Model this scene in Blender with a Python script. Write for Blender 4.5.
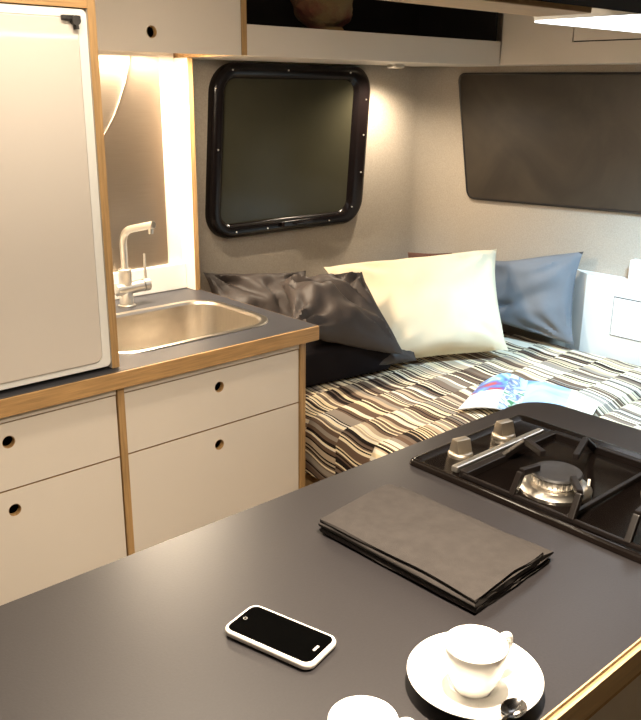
import bpy, bmesh, math, random
from mathutils import Vector, Matrix, noise
PI = math.pi
C = bpy.context.scene
COL = C.collection
for o in list(bpy.data.objects):
    bpy.data.objects.remove(o)

# ------------------------------------------------------------------ camera, world, light, exposure
cam_data = bpy.data.cameras.new('camera')
cam = bpy.data.objects.new('camera', cam_data)
COL.objects.link(cam)
yaw, pitch, roll = math.radians(47.8087), math.radians(17.8293), math.radians(0.5022)
fw = Vector((math.cos(pitch)*math.cos(yaw), math.cos(pitch)*math.sin(yaw), -math.sin(pitch)))
r0 = Vector((math.sin(yaw), -math.cos(yaw), 0)); u0 = r0.cross(fw)
rt = r0*math.cos(roll) + u0*math.sin(roll); up = -r0*math.sin(roll) + u0*math.cos(roll)
mw = Matrix((rt, up, -fw)).transposed().to_4x4(); mw.translation = Vector((0, 0, 1.53))
cam.matrix_world = mw
cam_data.sensor_fit = 'HORIZONTAL'; cam_data.sensor_width = 36; cam_data.lens = 845.26/641*36
cam_data.clip_start = 0.02
C.camera = cam

world = bpy.data.worlds.new('world'); C.world = world; world.use_nodes = True
world.node_tree.nodes['Background'].inputs[0].default_value = (0.05, 0.05, 0.06, 1)
world.node_tree.nodes['Background'].inputs[1].default_value = 0.5
C.view_settings.view_transform = 'Standard'; C.view_settings.look = 'None'
C.view_settings.exposure = 0.52; C.view_settings.gamma = 1.0

def lamp(kind, name, loc, power, color, target=None, size=0.1, size_y=None, spot=1.2, blend=0.5):
    d = bpy.data.lights.new(name, kind); d.energy = power; d.color = color
    if kind == 'AREA':
        d.size = size
        if size_y: d.shape = 'RECTANGLE'; d.size_y = size_y
    else:
        d.shadow_soft_size = size
    if kind == 'SPOT': d.spot_size = spot; d.spot_blend = blend
    o = bpy.data.objects.new(name, d); COL.objects.link(o); o.location = loc
    if target is not None:
        o.rotation_euler = (Vector(target)-Vector(loc)).to_track_quat('-Z', 'Y').to_euler()
    return o
WARM = (1.0, 0.83, 0.62); NEUT = (1.0, 0.84, 0.64); COOL = (0.50, 0.78, 1.0)
# LED strip below the wall cabinet over the sink
lamp('AREA', 'sink_strip_light', (1.2, 2.16, 1.619), 18, WARM, (1.2, 2.16, 0), 0.52, 0.02)
# reading spot under the open shelf
lamp('SPOT', 'reading_spot_light', (2.42, 2.27, 1.585), 17, WARM, (2.40, 2.20, 0.6), 0.02, None, 2.8, 0.8)
# spot under the overhead cabinet of the island
lamp('SPOT', 'island_spot_light', (0.66, 0.50, 1.640), 84, NEUT, (0.66, 0.52, 0.9), 0.02, None, 2.5, 1.0)
# LED strip along the front face of that cabinet, shining over the aisle
lamp('AREA', 'island_strip_light', (0.70, 0.972, 1.667), 2.6, NEUT, (0.70, 1.60, 0.55), 1.3, 0.02)
# cool LED panel above the bed
lamp('SPOT', 'bed_panel_light', (2.25, 0.98, 1.655), 150, COOL, (2.62, 1.42, 0.6), 0.10, None, 1.55, 0.9)
# added fill light over the aisle, out of view, brightens fronts and shelf lip
lamp('AREA', 'added_aisle_fill', (0.75, 1.35, 1.945), 5.5, NEUT, (0.75, 1.35, 0.6), 0.5, 0.12)

# ------------------------------------------------------------------ materials
def nmat(name):
    m = bpy.data.materials.new(name); m.use_nodes = True
    return m, m.node_tree.nodes, m.node_tree.links, m.node_tree.nodes['Principled BSDF']
def tint(n, l, b, col, var, scale, stretch=(1, 1, 1), detail=6, bump=0.0, bscale=None):
    tc = n.new('ShaderNodeTexCoord'); mp = n.new('ShaderNodeMapping'); mp.inputs['Scale'].default_value = stretch
    l.new(tc.outputs['Object'], mp.inputs[0])
    nz = n.new('ShaderNodeTexNoise'); nz.inputs['Scale'].default_value = scale; nz.inputs['Detail'].default_value = detail
    l.new(mp.outputs[0], nz.inputs['Vector'])
    cr = n.new('ShaderNodeValToRGB')
    cr.color_ramp.elements[0].position = 0.3; cr.color_ramp.elements[1].position = 0.7
    cr.color_ramp.elements[0].color = [c*(1-var) for c in col] + [1]
    cr.color_ramp.elements[1].color = [min(1, c*(1+var)) for c in col] + [1]
    l.new(nz.outputs[0], cr.inputs[0]); l.new(cr.outputs[0], b.inputs['Base Color'])
    if bump:
        n2 = nz
        if bscale:
            n2 = n.new('ShaderNodeTexNoise'); n2.inputs['Scale'].default_value = bscale; n2.inputs['Detail'].default_value = 3
            l.new(mp.outputs[0], n2.inputs['Vector'])
        bp = n.new('ShaderNodeBump'); bp.inputs['Strength'].default_value = bump; bp.inputs['Distance'].default_value = 0.002
        l.new(n2.outputs[0], bp.inputs['Height']); l.new(bp.outputs[0], b.inputs['Normal'])
    return nz
def simple(name, col, rough=0.5, metal=0.0, var=0.04, scale=12, stretch=(1, 1, 1), bump=0.0, bscale=None, coat=0.0, spec=0.5):
    m, n, l, b = nmat(name)
    b.inputs['Roughness'].default_value = rough; b.inputs['Metallic'].default_value = metal
    b.inputs['Coat Weight'].default_value = coat; b.inputs['Coat Roughness'].default_value = 0.05; b.inputs['Specular IOR Level'].default_value = spec
    tint(n, l, b, col, var, scale, stretch, 6, bump, bscale)
    return m
def emis(name, col, s):
    m, n, l, b = nmat(name)
    b.inputs['Base Color'].default_value = (*col, 1)
    b.inputs['Emission Color'].default_value = (*col, 1); b.inputs['Emission Strength'].default_value = s
    return m
M = {}
M['white'] = simple('white_laminate', (0.66, 0.60, 0.53), 0.42, var=0.02, scale=3)
M['whitebox'] = simple('white_board', (0.74, 0.74, 0.72), 0.45, var=0.02, scale=3)
M['fridge'] = simple('refrigerator_door', (0.60, 0.55, 0.50), 0.35, var=0.02, scale=3, coat=0.25)
M['ply'] = simple('plywood_edge', (0.40, 0.235, 0.095), 0.5, var=0.28, scale=9, stretch=(1.2, 12, 22), bump=0.1)
M['plyv'] = simple('plywood_edge_upright', (0.37, 0.225, 0.095), 0.5, var=0.25, scale=9, stretch=(22, 12, 1.0), bump=0.1)
M['plyh'] = simple('plywood_pale_edge', (0.62, 0.44, 0.24), 0.45, var=0.15, scale=9, stretch=(1.2, 22, 22), bump=0.1)
M['top'] = simple('dark_worktop_laminate', (0.021, 0.0185, 0.020), 0.38, var=0.12, scale=300, bump=0.05, spec=0.55)
M['top2'] = simple('dark_counter_laminate', (0.036, 0.036, 0.042), 0.40, var=0.12, scale=300, bump=0.05)
M['steel'] = simple('stainless_steel', (0.60, 0.56, 0.50), 0.28, 1.0, var=0.05, scale=30, stretch=(1, 12, 1))
M['splash'] = simple('brushed_steel_sheet', (0.42, 0.35, 0.28), 0.34, 1.0, var=0.06, scale=20, stretch=(30, 1, 0.6))
M['nickel'] = simple('brushed_nickel', (0.74, 0.71, 0.66), 0.36, 1.0, var=0.03, scale=40)
M['black'] = simple('black_plastic', (0.012, 0.010, 0.010), 0.3, var=0.1, scale=20)
M['frame'] = simple('satin_black_frame', (0.006, 0.004, 0.004), 0.22, var=0.1, scale=20, spec=0.25)
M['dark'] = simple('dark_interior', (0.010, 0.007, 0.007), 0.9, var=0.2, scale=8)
M['beamdark'] = simple('black_board', (0.005, 0.0025, 0.002), 0.9, var=0.2, scale=8, spec=0.05)
M['pane'] = simple('dark_olive_pane', (0.036, 0.034, 0.022), 0.12, var=0.10, scale=4, spec=0.15)
M['felt'] = simple('grey_felt_lining', (0.38, 0.335, 0.28), 0.95, var=0.10, scale=220, bump=0.5, bscale=350, spec=0.1)
M['floor'] = simple('brown_vinyl_floor', (0.10, 0.07, 0.03), 0.6, var=0.3, scale=30, stretch=(1, 6, 1))
M['hob'] = simple('black_glass_tray', (0.005, 0.0035, 0.003), 0.16, var=0.1, scale=20, spec=0.3)
M['iron'] = simple('enamelled_iron', (0.006, 0.004, 0.0035), 0.4, var=0.2, scale=60, bump=0.1, spec=0.35)
M['knobm'] = simple('brushed_knob_metal', (0.52, 0.46, 0.38), 0.42, 1.0, var=0.03, scale=40)
M['cap'] = simple('dark_burner_cap', (0.016, 0.015, 0.016), 0.5, var=0.2, scale=60)
M['napkin'] = simple('grey_brown_linen', (0.044, 0.039, 0.037), 0.95, var=0.10, scale=60, bump=0.35, bscale=900, spec=0.1)
M['china'] = simple('white_porcelain', (0.93, 0.91, 0.87), 0.15, var=0.01, scale=4, coat=0.4)
M['case'] = simple('white_phone_case', (0.86, 0.82, 0.76), 0.35, var=0.01, scale=4)
M['screen'] = simple('black_phone_screen', (0.0008, 0.0008, 0.0008), 0.15, var=0.1, scale=4, spec=0.03)
M['grey'] = simple('grey_print', (0.35, 0.34, 0.33), 0.5, var=0.02)
M['red'] = simple('red_print', (0.55, 0.12, 0.08), 0.4, var=0.05)
M['spoon'] = simple('spoon_steel', (0.22, 0.21, 0.21), 0.18, 1.0, var=0.02)
M['creme'] = simple('cream_cotton', (0.70, 0.60, 0.43), 0.9, var=0.03, scale=8, bump=0.2, bscale=60, spec=0.1)
M['bluegrey'] = simple('blue_grey_cotton', (0.150, 0.160, 0.180), 0.85, var=0.06, scale=8, bump=0.2, bscale=60, spec=0.2)
M['charcoal'] = simple('charcoal_satin', (0.050, 0.040, 0.036), 0.55, var=0.10, scale=8, bump=0.15, bscale=40, spec=0.35)
M['blackc'] = simple('black_cotton', (0.010, 0.008, 0.009), 0.9, var=0.2, scale=8, spec=0.1)
M['brownc'] = simple('reddish_brown_cotton', (0.12, 0.06, 0.045), 0.9, var=0.1, scale=8, spec=0.1)
M['wood'] = simple('bed_base_board', (0.35, 0.22, 0.10), 0.6, var=0.2, scale=6, stretch=(1, 10, 1))
M['led_w'] = emis('warm_led', (1.0, 0.80, 0.52), 22)
M['led_n'] = emis('neutral_led', (1.0, 0.85, 0.62), 16)
M['led_c'] = emis('cool_led_panel', (0.92, 0.95, 1.0), 2.5)
M['page'] = simple('white_paper', (0.66, 0.67, 0.68), 0.5, var=0.02)

def brushed():
    m, n, l, b = nmat('brushed_steel_sheet'); b.inputs['Metallic'].default_value = 1.0; b.inputs['Roughness'].default_value = 0.42
    tint(n, l, b, (0.40, 0.33, 0.26), 0.05, 12, (1, 1, 60))
    b.inputs['Anisotropic'].default_value = 0.85
    tg = n.new('ShaderNodeTangent'); tg.direction_type = 'RADIAL'; tg.axis = 'Z'
    l.new(tg.outputs[0], b.inputs['Tangent']); b.inputs['Anisotropic Rotation'].default_value = 0.0
    return m
M['splash'] = brushed()
def window_film():
    m, n, l, b = nmat('smudged_dark_glass')
    b.inputs['Roughness'].default_value = 0.45
    tc = n.new('ShaderNodeTexCoord'); wv = n.new('ShaderNodeTexNoise'); wv.inputs['Scale'].default_value = 2.2
    wv.inputs['Distortion'].default_value = 3.5; wv.inputs['Detail'].default_value = 5
    l.new(tc.outputs['Object'], wv.inputs['Vector'])
    cr = n.new('ShaderNodeValToRGB'); cr.color_ramp.elements[0].position = 0.35; cr.color_ramp.elements[1].position = 0.75
    cr.color_ramp.elements[0].color = (0.022, 0.0165, 0.0115, 1); cr.color_ramp.elements[1].color = (0.042, 0.032, 0.022, 1)
    l.new(wv.outputs[0], cr.inputs[0]); l.new(cr.outputs[0], b.inputs['Base Color'])
    return m
M['film'] = window_film()

def stripe_mat():
    m, n, l, b = nmat('wavy_striped_fabric')
    b.inputs['Roughness'].default_value = 0.9; b.inputs['Specular IOR Level'].default_value = 0.1
    tc = n.new('ShaderNodeTexCoord'); sp = n.new('ShaderNodeSeparateXYZ'); l.new(tc.outputs['Object'], sp.inputs[0])
    def mth(op, a, c=None, d=None):
        q = n.new('ShaderNodeMath'); q.operation = op
        for i, v in enumerate((a, c, d)):
            if v is None: continue
            if isinstance(v, (int, float)): q.inputs[i].default_value = v
            else: l.new(v, q.inputs[i])
        return q.outputs[0]
    ry = mth('DIVIDE', sp.outputs['Y'], 0.135)
    row = mth('FLOOR', ry)
    fr = mth('FRACT', ry)
    w1 = n.new('ShaderNodeTexWhiteNoise'); w1.noise_dimensions = '1D'; l.new(row, w1.inputs['W'])
    # stripes bend a little inside a row
    bend = mth('MULTIPLY', mth('SINE', mth('MULTIPLY', fr, 5.6)), 0.004)
    slant = mth('MULTIPLY', fr, -0.016)
    nzv = n.new('ShaderNodeTexNoise'); nzv.inputs['Scale'].default_value = 6.0; nzv.inputs['Detail'].default_value = 0
    l.new(tc.outputs['Object'], nzv.inputs['Vector'])
    x = mth('ADD', mth('ADD', mth('ADD', mth('ADD', sp.outputs['X'], sp.outputs['Z']), bend), slant), mth('MULTIPLY', nzv.outputs[0], 0.035))
    x = mth('ADD', x, mth('MULTIPLY', w1.outputs['Value'], 0.37))
    def cells(scale, seed):
        xs = mth('DIVIDE', x, scale)
        v = n.new('ShaderNodeCombineXYZ'); l.new(mth('FLOOR', xs), v.inputs[0]); l.new(mth('ADD', row, seed), v.inputs[1])
        w = n.new('ShaderNodeTexWhiteNoise'); w.noise_dimensions = '2D'; l.new(v.outputs[0], w.inputs['Vector'])
        return w.outputs['Value'], mth('FRACT', xs)
    va, fa = cells(0.017, 0.0)
    vb, fb = cells(0.0055, 57.0)
    cr = n.new('ShaderNodeValToRGB'); cr.color_ramp.interpolation = 'CONSTANT'
    cols = [(0.0, (0.13, 0.085, 0.060)), (0.22, (0.45, 0.36, 0.26)), (0.42, (0.17, 0.125, 0.095)), (0.6, (0.66, 0.55, 0.36)),
            (0.72, (0.28, 0.24, 0.20)), (0.88, (0.72, 0.66, 0.55))]
    cr.color_ramp.elements[0].position = 0; cr.color_ramp.elements[0].color = (*cols[0][1], 1)
    cr.color_ramp.elements[1].position = cols[1][0]; cr.color_ramp.elements[1].color = (*cols[1][1], 1)
    for p, c in cols[2:]:
        e = cr.color_ramp.elements.new(p); e.color = (*c, 1)
    l.new(va, cr.inputs[0])
    # thin dark and thin cream lines on top
    dk = mth('LESS_THAN', vb, 0.17)
    lt = mth('GREATER_THAN', vb, 0.84)
    mx = n.new('ShaderNodeMixRGB'); l.new(dk, mx.inputs[0]); l.new(cr.outputs[0], mx.inputs[1]); mx.inputs[2].default_value = (0.018, 0.013, 0.012, 1)
    mx2 = n.new('ShaderNodeMixRGB'); l.new(lt, mx2.inputs[0]); l.new(mx.outputs[0], mx2.inputs[1]); mx2.inputs[2].default_value = (0.80, 0.70, 0.50, 1)
    l.new(mx2.outputs[0], b.inputs['Base Color'])
    return m
M['stripe'] = stripe_mat()

# ------------------------------------------------------------------ mesh helpers
def link(name, bm, mat, parent=None, smooth=False, loc=None):
    bmesh.ops.recalc_face_normals(bm, faces=bm.faces)
    me = bpy.data.meshes.new(name); bm.to_mesh(me); bm.free()
    mats = mat if isinstance(mat, (list, tuple)) else [mat]
    for k in mats: me.materials.append(M[k] if isinstance(k, str) else k)
    if smooth:
        for p in me.polygons: p.use_smooth = True
        me.set_sharp_from_angle(angle=math.radians(40))
    o = bpy.data.objects.new(name, me); COL.objects.link(o)
    if parent is not None:
        o.parent = parent
        o.matrix_parent_inverse = Matrix.Translation(parent.location).inverted() if parent.rotation_euler.z == 0 else parent_inv(parent)
    return o
def parent_inv(p):
    return (Matrix.Translation(p.location) @ p.rotation_euler.to_matrix().to_4x4()).inverted()
def tag(o, label, cat, group=None, kind=None):
    o['label'] = label; o['category'] = cat
    if group: o['group'] = group
    if kind: o['kind'] = kind
    return o
def thing(name, label, cat, loc, group=None):
    o = bpy.data.objects.new(name, None); COL.objects.link(o); o.location = loc; o.empty_display_size = 0.05
    return tag(o, label, cat, group)
def struct(name, bm, mat, smooth=False):
    o = link(name, bm, mat, None, smooth); o['kind'] = 'structure'; return o

def add_box(bm, a, b, bev=0.0, mi=0, seg=2):
    t = bmesh.new()
    x0, y0, z0 = a; x1, y1, z1 = b
    bmesh.ops.create_cube(t, size=1)
    for v in t.verts:
        v.co = Vector(((x0+x1)/2+v.co.x*(x1-x0), (y0+y1)/2+v.co.y*(y1-y0), (z0+z1)/2+v.co.z*(z1-z0)))
    if bev: bmesh.ops.bevel(t, geom=t.edges[:], offset=bev, segments=seg, affect='EDGES', profile=0.6)
    for f in t.faces: f.material_index = mi
    merge(bm, t); return bm
def merge(bm, t):
    me = bpy.data.meshes.new('tmp'); t.to_mesh(me); t.free(); bm.from_mesh(me); bpy.data.meshes.remove(me)
def box(a, b, bev=0.0): return add_box(bmesh.new(), a, b, bev)
def rrect(x0, y0, x1, y1, r, seg=8):
    rs = r if isinstance(r, (list, tuple)) else [r]*4        # corner radii: x0y0, x1y0, x1y1, x0y1
    pts = []
    for (cx, cy, a0, q) in ((x0, y0, PI, 0), (x1, y0, 1.5*PI, 1), (x1, y1, 0, 2), (x0, y1, 0.5*PI, 3)):
        rr = rs[q]
        if rr <= 0: pts.append((cx, cy)); continue
        mx = cx + (rr if q in (0, 3) else -rr); my = cy + (rr if q in (0, 1) else -rr)
        for i in range(seg+1):
            a = a0 + i/seg*PI/2; pts.append((mx+math.cos(a)*rr, my+math.sin(a)*rr))
    return pts
def circle(cx, cy, r, n=28): return [(cx+math.cos(2*PI*i/n)*r, cy+math.sin(2*PI*i/n)*r) for i in range(n)]
def plate(bm, outer, holes, lo, hi, axis='z', mi=0, side_mi=None, bev=0.0):
    """solid plate with holes; 2D (p,q) -> z:(x,y), y:(x,z), x:(y,z)"""
    t = bmesh.new()
    def P(p, h): return Vector((p[0], p[1], h)) if axis == 'z' else Vector((p[0], h, p[1])) if axis == 'y' else Vector((h, p[0], p[1]))
    es = []
    for lp in [outer]+list(holes):
        vs = [t.verts.new(P(p, lo)) for p in lp]
        es += [t.edges.new((vs[i], vs[(i+1) % len(vs)])) for i in range(len(vs))]
    bmesh.ops.triangle_fill(t, use_beauty=True, use_dissolve=False, edges=es)
    fs = t.faces[:]
    r = bmesh.ops.extrude_face_region(t, geom=fs)
    d = P((0, 0), hi-lo)-P((0, 0), 0)
    bmesh.ops.translate(t, verts=[g for g in r['geom'] if isinstance(g, bmesh.types.BMVert)], vec=d)
    bmesh.ops.recalc_face_normals(t, faces=t.faces)
    ax = 'xyz'.index(axis)
    for f in t.faces:
        f.material_index = mi if abs(f.normal[ax]) > 0.5 or side_mi is None else side_mi
    bmesh.ops.dissolve_limit(t, angle_limit=0.02, verts=t.verts[:], edges=t.edges[:], delimit={'MATERIAL'})
    merge(bm, t); return bm
def tube(bm, pts, r, n=12, closed=False, caps=True, mi=0):
    pts = [Vector(p) for p in pts]; N = len(pts); rings = []
    rr = r if isinstance(r, (list, tuple)) else [r]*N
    ref = None
    for i, p in enumerate(pts):
        a = pts[i-1] if i > 0 or closed else p; c = pts[(i+1) % N] if i < N-1 or closed else p
        d = (c-a).normalized()
        if ref is None: ref = d.orthogonal().normalized()
        ref = (ref-d*ref.dot(d)).normalized(); q = d.cross(ref)
        rings.append([bm.verts.new(p+(ref*math.cos(2*PI*k/n)+q*math.sin(2*PI*k/n))*rr[i]) for k in range(n)])
    for i in range(N if closed else N-1):
        A, B = rings[i], rings[(i+1) % N]
        for k in range(n):
            f = bm.faces.new((A[k], A[(k+1) % n], B[(k+1) % n], B[k])); f.material_index = mi
    if caps and not closed: bm.faces.new(rings[0][::-1]).material_index = mi; bm.faces.new(rings[-1]).material_index = mi
    return bm
def lathe(bm, prof, c, n=48, mi=0):
    rings = []
    for (r, z) in prof:
        if r < 1e-5: rings.append([bm.verts.new((c[0], c[1], c[2]+z))])
        else: rings.append([bm.verts.new((c[0]+math.cos(2*PI*k/n)*r, c[1]+math.sin(2*PI*k/n)*r, c[2]+z)) for k in range(n)])
    for A, B in zip(rings, rings[1:]):
        for k in range(n):
            k2 = (k+1) % n
            vs = [A[k % len(A)], A[k2 % len(A)], B[k2 % len(B)], B[k % len(B)]]
            u = []
            for v in vs:
                if v not in u: u.append(v)
            if len(u) >= 3:
                bm.faces.new(u).material_index = mi
    return bm
def arc(p0, p1, p2, n=6):
    p0, p1, p2 = map(Vector, (p0, p1, p2))
    return [p0*(1-t)**2+p1*2*t*(1-t)+p2*t*t for t in [i/n for i in range(n+1)]]

# ------------------------------------------------------------------ the shell of the van
XF, YL = 2.86, 2.42          # inner faces of the far wall and of the left wall
XN, YR = -0.9, -0.7
struct('floor', box((XN-.05, YR-.05, -.05), (XF+.1, YL+.1, 0)), 'floor')
struct('ceiling', box((XN-.05, YR-.05, 1.98), (XF+.1, YL+.1, 2.03)), 'felt')
# left and far wall with a soft curved corner between them
def curved_walls():
    R = 0.16; bm = bmesh.new(); path = [(XN, YL)]
    for i in range(40): path.append((XN+(XF-R-XN)*(i+1)/40, YL))
    return path, R
bm = bmesh.new()
path = [(XN-.05, YL), (XF-.16, YL)]+[(XF-.16+.16*math.sin(a), YL-.16+.16*math.cos(a)) for a in [i/10*PI/4 for i in range(1, 11)]]
bk = [(x+.0, YL+.06) for x, y in path[:1]]
outer = path+[(XF+.06, YL+.06), (XN-.05, YL+.06)]
plate(bm, outer, [], 0, 1.98, 'z'); struct('wall_left', bm, 'felt', True)
bm = bmesh.new()
p2 = [(XF, YR-.05)]+[(XF, YL-.16)]+[(XF-.16+.16*math.cos(a), YL-.16+.16*math.sin(a)) for a in [i/10*PI/4 for i in range(1, 11)]]+[(XF+.06, YL+.059), (XF+.06, YR-.05)]
plate(bm, p2, [], 0, 1.98, 'z'); struct('wall_far', bm, 'felt', True)
struct('wall_right', box((XN, YR-.05, 0), (XF, YR, 1.98)), 'felt')
struct('wall_near', box((XN-.05, YR, 0), (XN, YL, 1.98)), 'felt')
# white lining board behind the kitchen
struct('trim_1', box((XN, 2.335, 0), (1.500, 2.418, 1.70)), 'white')

# window_1 with rounded black frame
win = thing('window_1', 'x', 'x', (2.03, YL, 1.03)); del win['label']; del win['category']; win['kind'] = 'structure'
def wx(x, z): return x-.042*(1.607-z)/.585
def frame_ring(bm, x0, z0, x1, z1, r, w, y0, y1):
    """rounded window frame with a domed section"""
    prof = [(0, y1), (0.0, y0+.012), (.006, y0+.003), (.014, y0), (w-.018, y0+.001), (w-.006, y0+.008), (w, y0+.018), (w, y1)]
    n = None; rings = []
    for (o, y) in prof:
        lp = rrect(x0+o, z0+o, x1-o*1.75, z1-o, max(r-o, .03), 10)
        rings.append([bm.verts.new((wx(p, q), y, q)) for p, q in lp])
    for A, B in zip(rings, rings[1:]+rings[:1]):
        for k in range(len(A)):
            bm.faces.new((A[k], A[(k+1) % len(A)], B[(k+1) % len(A)], B[k]))
bm = bmesh.new(); frame_ring(bm, 1.690, 1.026, 2.425, 1.609, .095, .052, 2.385, 2.42)
fr = link('window_frame', bm, 'frame', win, True)
bm = plate(bmesh.new(), [(wx(p, q), q) for p, q in rrect(1.735, 1.067, 2.345, 1.562, .05)], [], 2.400, 2.408, 'y'); link('pane', bm, 'pane', win)
bm = bmesh.new()
for (x, z) in ((1.76, 1.585), (2.0, 1.588), (2.30, 1.585), (2.385, 1.49), (2.375, 1.36), (2.365, 1.22), (2.32, 1.09), (2.2, 1.048), (1.9, 1.048), (1.76, 1.048), (1.692, 1.33)):
    tube(bm, [(x, 2.390, z), (x, 2.3835, z), (x, 2.381, z)], [.0035, .003, .0015], 10)
link('rivet', bm, 'nickel', win)['kind'] = 'structure'
bm = bmesh.new()
add_box(bm, (1.96, 2.366, 1.046), (2.10, 2.386, 1.066), .004); add_box(bm, (2.01, 2.352, 1.052), (2.05, 2.368, 1.062), .003)
link('latch', bm, 'frame', win)
bm = tube(bmesh.new(), [(1.73, 2.379, 1.071), (1.93, 2.377, 1.073), (2.14, 2.377, 1.073), (2.24, 2.379, 1.074)], .0035, 8)
link('blind_rail', bm, 'black', win)

# window_2, dark smudged pane set into the far wall
bm = bmesh.new()
cor = [(2.318, 1.590), (1.38, 1.586), (1.42, 1.122), (2.236, 1.100)]
w2 = []
for k_ in range(4):
    a_, b_, c_ = (Vector(cor[(k_+q_) % 4]) for q_ in (-1, 0, 1))
    w2 += [tuple(p_)[:2] for p_ in arc((b_+(a_-b_).normalized()*.035).to_3d(), b_.to_3d(), (b_+(c_-b_).normalized()*.035).to_3d(), 6)]
plate(bm, w2, [], 2.846, 2.862, 'x')
w = struct('window_2', bm, 'film')
bm = bmesh.new(); tube(bm, [(2.848, y, z) for y, z in w2], .005, 8, True); l_ = link('window_seal', bm, 'black', w, True)

# ------------------------------------------------------------------ sink counter
FRONT = 1.688; CT = 0.90
bm = bmesh.new()
sinkhole = rrect(0.955, 1.800, 1.452, 2.140, .085)
plate(bm, rrect(XN, FRONT+.003, 1.520, 2.333, [0, .004, .02, 0], 4), [sinkhole], CT-.040, CT, 'z', 0)
top = tag(link('kitchen_worktop', bm, 'top2'), 'long dark laminate worktop with plywood front edge holding the sink', 'worktop')
bm = bmesh.new(); add_box(bm, (XN, FRONT-.003, CT-.041), (1.522, FRONT+.003, CT-.0005), .0012)
add_box(bm, (1.5195, FRONT+.003, CT-.041), (1.5225, 2.30, CT-.0005), .001)
tp = link('plywood_edge', bm, 'ply', top); tp['label'] = 'wood-coloured plywood front edge'

def holed_front(name, x0, x1, z0, z1, hx, hz, y, parent, r=.0145, label=None):
    e = .0012
    bm = bmesh.new()
    holes = [circle(hx, hz, r)] if hx is not None else []
    plate(bm, [(x0, z0), (x1, z0), (x1, z1), (x0, z1)], holes, y, y+.015, 'y', 0, 1)
    o = link(name, bm, ['white', 'plyv'], parent)
    if hx is not None:
        b2 = bmesh.new()   # the turned hole rim
        for (ra, ya, rb, yb) in ((r, y+.001, r-.0012, y+.001), (r-.0012, y+.001, r-.0012, y+.014), (r-.0012, y+.014, r, y+.014), (r, y+.014, r, y+.001)):
            A = [b2.verts.new((hx+math.cos(2*PI*k/24)*ra, ya, hz+math.sin(2*PI*k/24)*ra)) for k in range(24)]
            B = [b2.verts.new((hx+math.cos(2*PI*k/24)*rb, yb, hz+math.sin(2*PI*k/24)*rb)) for k in range(24)]
            for k in range(24): b2.faces.new((A[k], A[(k+1) % 24], B[(k+1) % 24], B[k]))
        bmesh.ops.remove_doubles(b2, verts=b2.verts, dist=1e-6)
        link('finger_hole', b2, 'plyv', o, True)
    if label: o['label'] = label
    return o
YF = 1.706
# right base cabinet
cb = thing('base_cabinet', 'white two-drawer base cabinet below the sink with plywood side edges', 'cabinet', (1.19, 2.0, 0))
bm = bmesh.new()
add_box(bm, (0.916, 1.722, .08), (1.466, 2.333, .098)); add_box(bm, (0.916, 2.318, .098), (1.466, 2.333, .86)); add_box(bm, (0.916, 1.722, .675), (1.466, 2.33, .687))
link('plinth', box((0.94, 1.78, 0), (1.45, 2.30, .08)), 'dark', cb)
link('carcass', bm, 'dark', cb)
bm = box((0.899, 1.700, .0), (0.9165, 2.333, .8585), .0005); link('side_panel', bm, ['plyv'], cb)
bm = box((1.466, 1.700, .0), (1.485, 2.333, .8585), .0005); link('side_panel', bm, ['plyv'], cb)
link('top_rail', box((.918, YF-.002, .8405), (1.4645, YF+.015, .8585)), 'white', cb)
link('drawer_gap_strip', box((.918, YF+.016, .10), (1.4645, YF+.0165, .8405)), 'plyv', cb) if False else None
holed_front('drawer', .919, 1.4635, .6825, .8375, 1.193, .790, YF, cb)
holed_front('drawer', .919, 1.4635, .11, .6790, 1.188, .629, YF, cb)
# left base cabinet
cb = thing('base_cabinet', 'white two-drawer base cabinet below the refrigerator, left of the sink unit', 'cabinet', (.6, 2.0, 0))
bm = bmesh.new()
add_box(bm, (0.31, 1.722, .08), (.897, 2.333, .098)); add_box(bm, (0.31, 2.318, .098), (.897, 2.333, .86)); add_box(bm, (0.31, 1.722, .675), (.897, 2.33, .687))
link('plinth', box((0.33, 1.78, 0), (.88, 2.30, .08)), 'dark', cb)
link('carcass', bm, 'dark', cb)
link('side_panel', box((.29, 1.700, 0), (.308, 2.333, .8585), .0005), 'plyv', cb)
link('top_rail', box((.310, YF-.002, .8405), (.897, YF+.015, .8585)), 'white', cb)
holed_front('drawer', .311, .8965, .6825, .8375, .635, .793, YF, cb)
holed_front('drawer', .311, .8965, .11, .6790, .632, .630, YF, cb)

# sink
sk = thing('sink', 'stainless steel sink bowl with rounded corners set into the dark counter', 'sink', (1.2, 1.97, CT))
def ring_stack(bm, layers, close=True):
    rings = []
    for (ins, z, r) in layers:
        lp = rrect(0.935+ins, 1.782+ins, 1.470-ins, 2.158-ins, max(r, .01), 10)
        rings.append([bm.verts.new((p, q, z)) for p, q in lp])
    for A, B in zip(rings, rings[1:]):
        for k in range(len(A)): bm.faces.new((A[k], A[(k+1) % len(A)], B[(k+1) % len(A)], B[k]))
    return rings
bm = bmesh.new()
ring_stack(bm, [(0.0, CT+.0003, .10), (.001, CT+.003, .10), (.005, CT+.0048, .097), (.012, CT+.0050, .092), (.018, CT+.003, .087), (.022, CT-.004, .084), (.021, CT-.006, .085)])
rim = link('rim', bm, 'steel', sk, True)
bm = bmesh.new()
rs = ring_stack(bm, [(.0222, CT-.004, .084), (.026, CT-.06, .082), (.031, CT-.12, .08), (.038, CT-.138, .075), (.055, CT-.150, .06), (.10, CT-.155, .04)])
bm.faces.new(rs[-1]); link('bowl', bm, 'steel', sk, True)
bm = lathe(bmesh.new(), [(.0, .003), (.012, .003), (.014, .001), (.03, .002), (.036, .004), (.038, 0)], (1.2, 1.98, CT-.1545)); link('drain', bm, 'nickel', sk, True)

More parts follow.
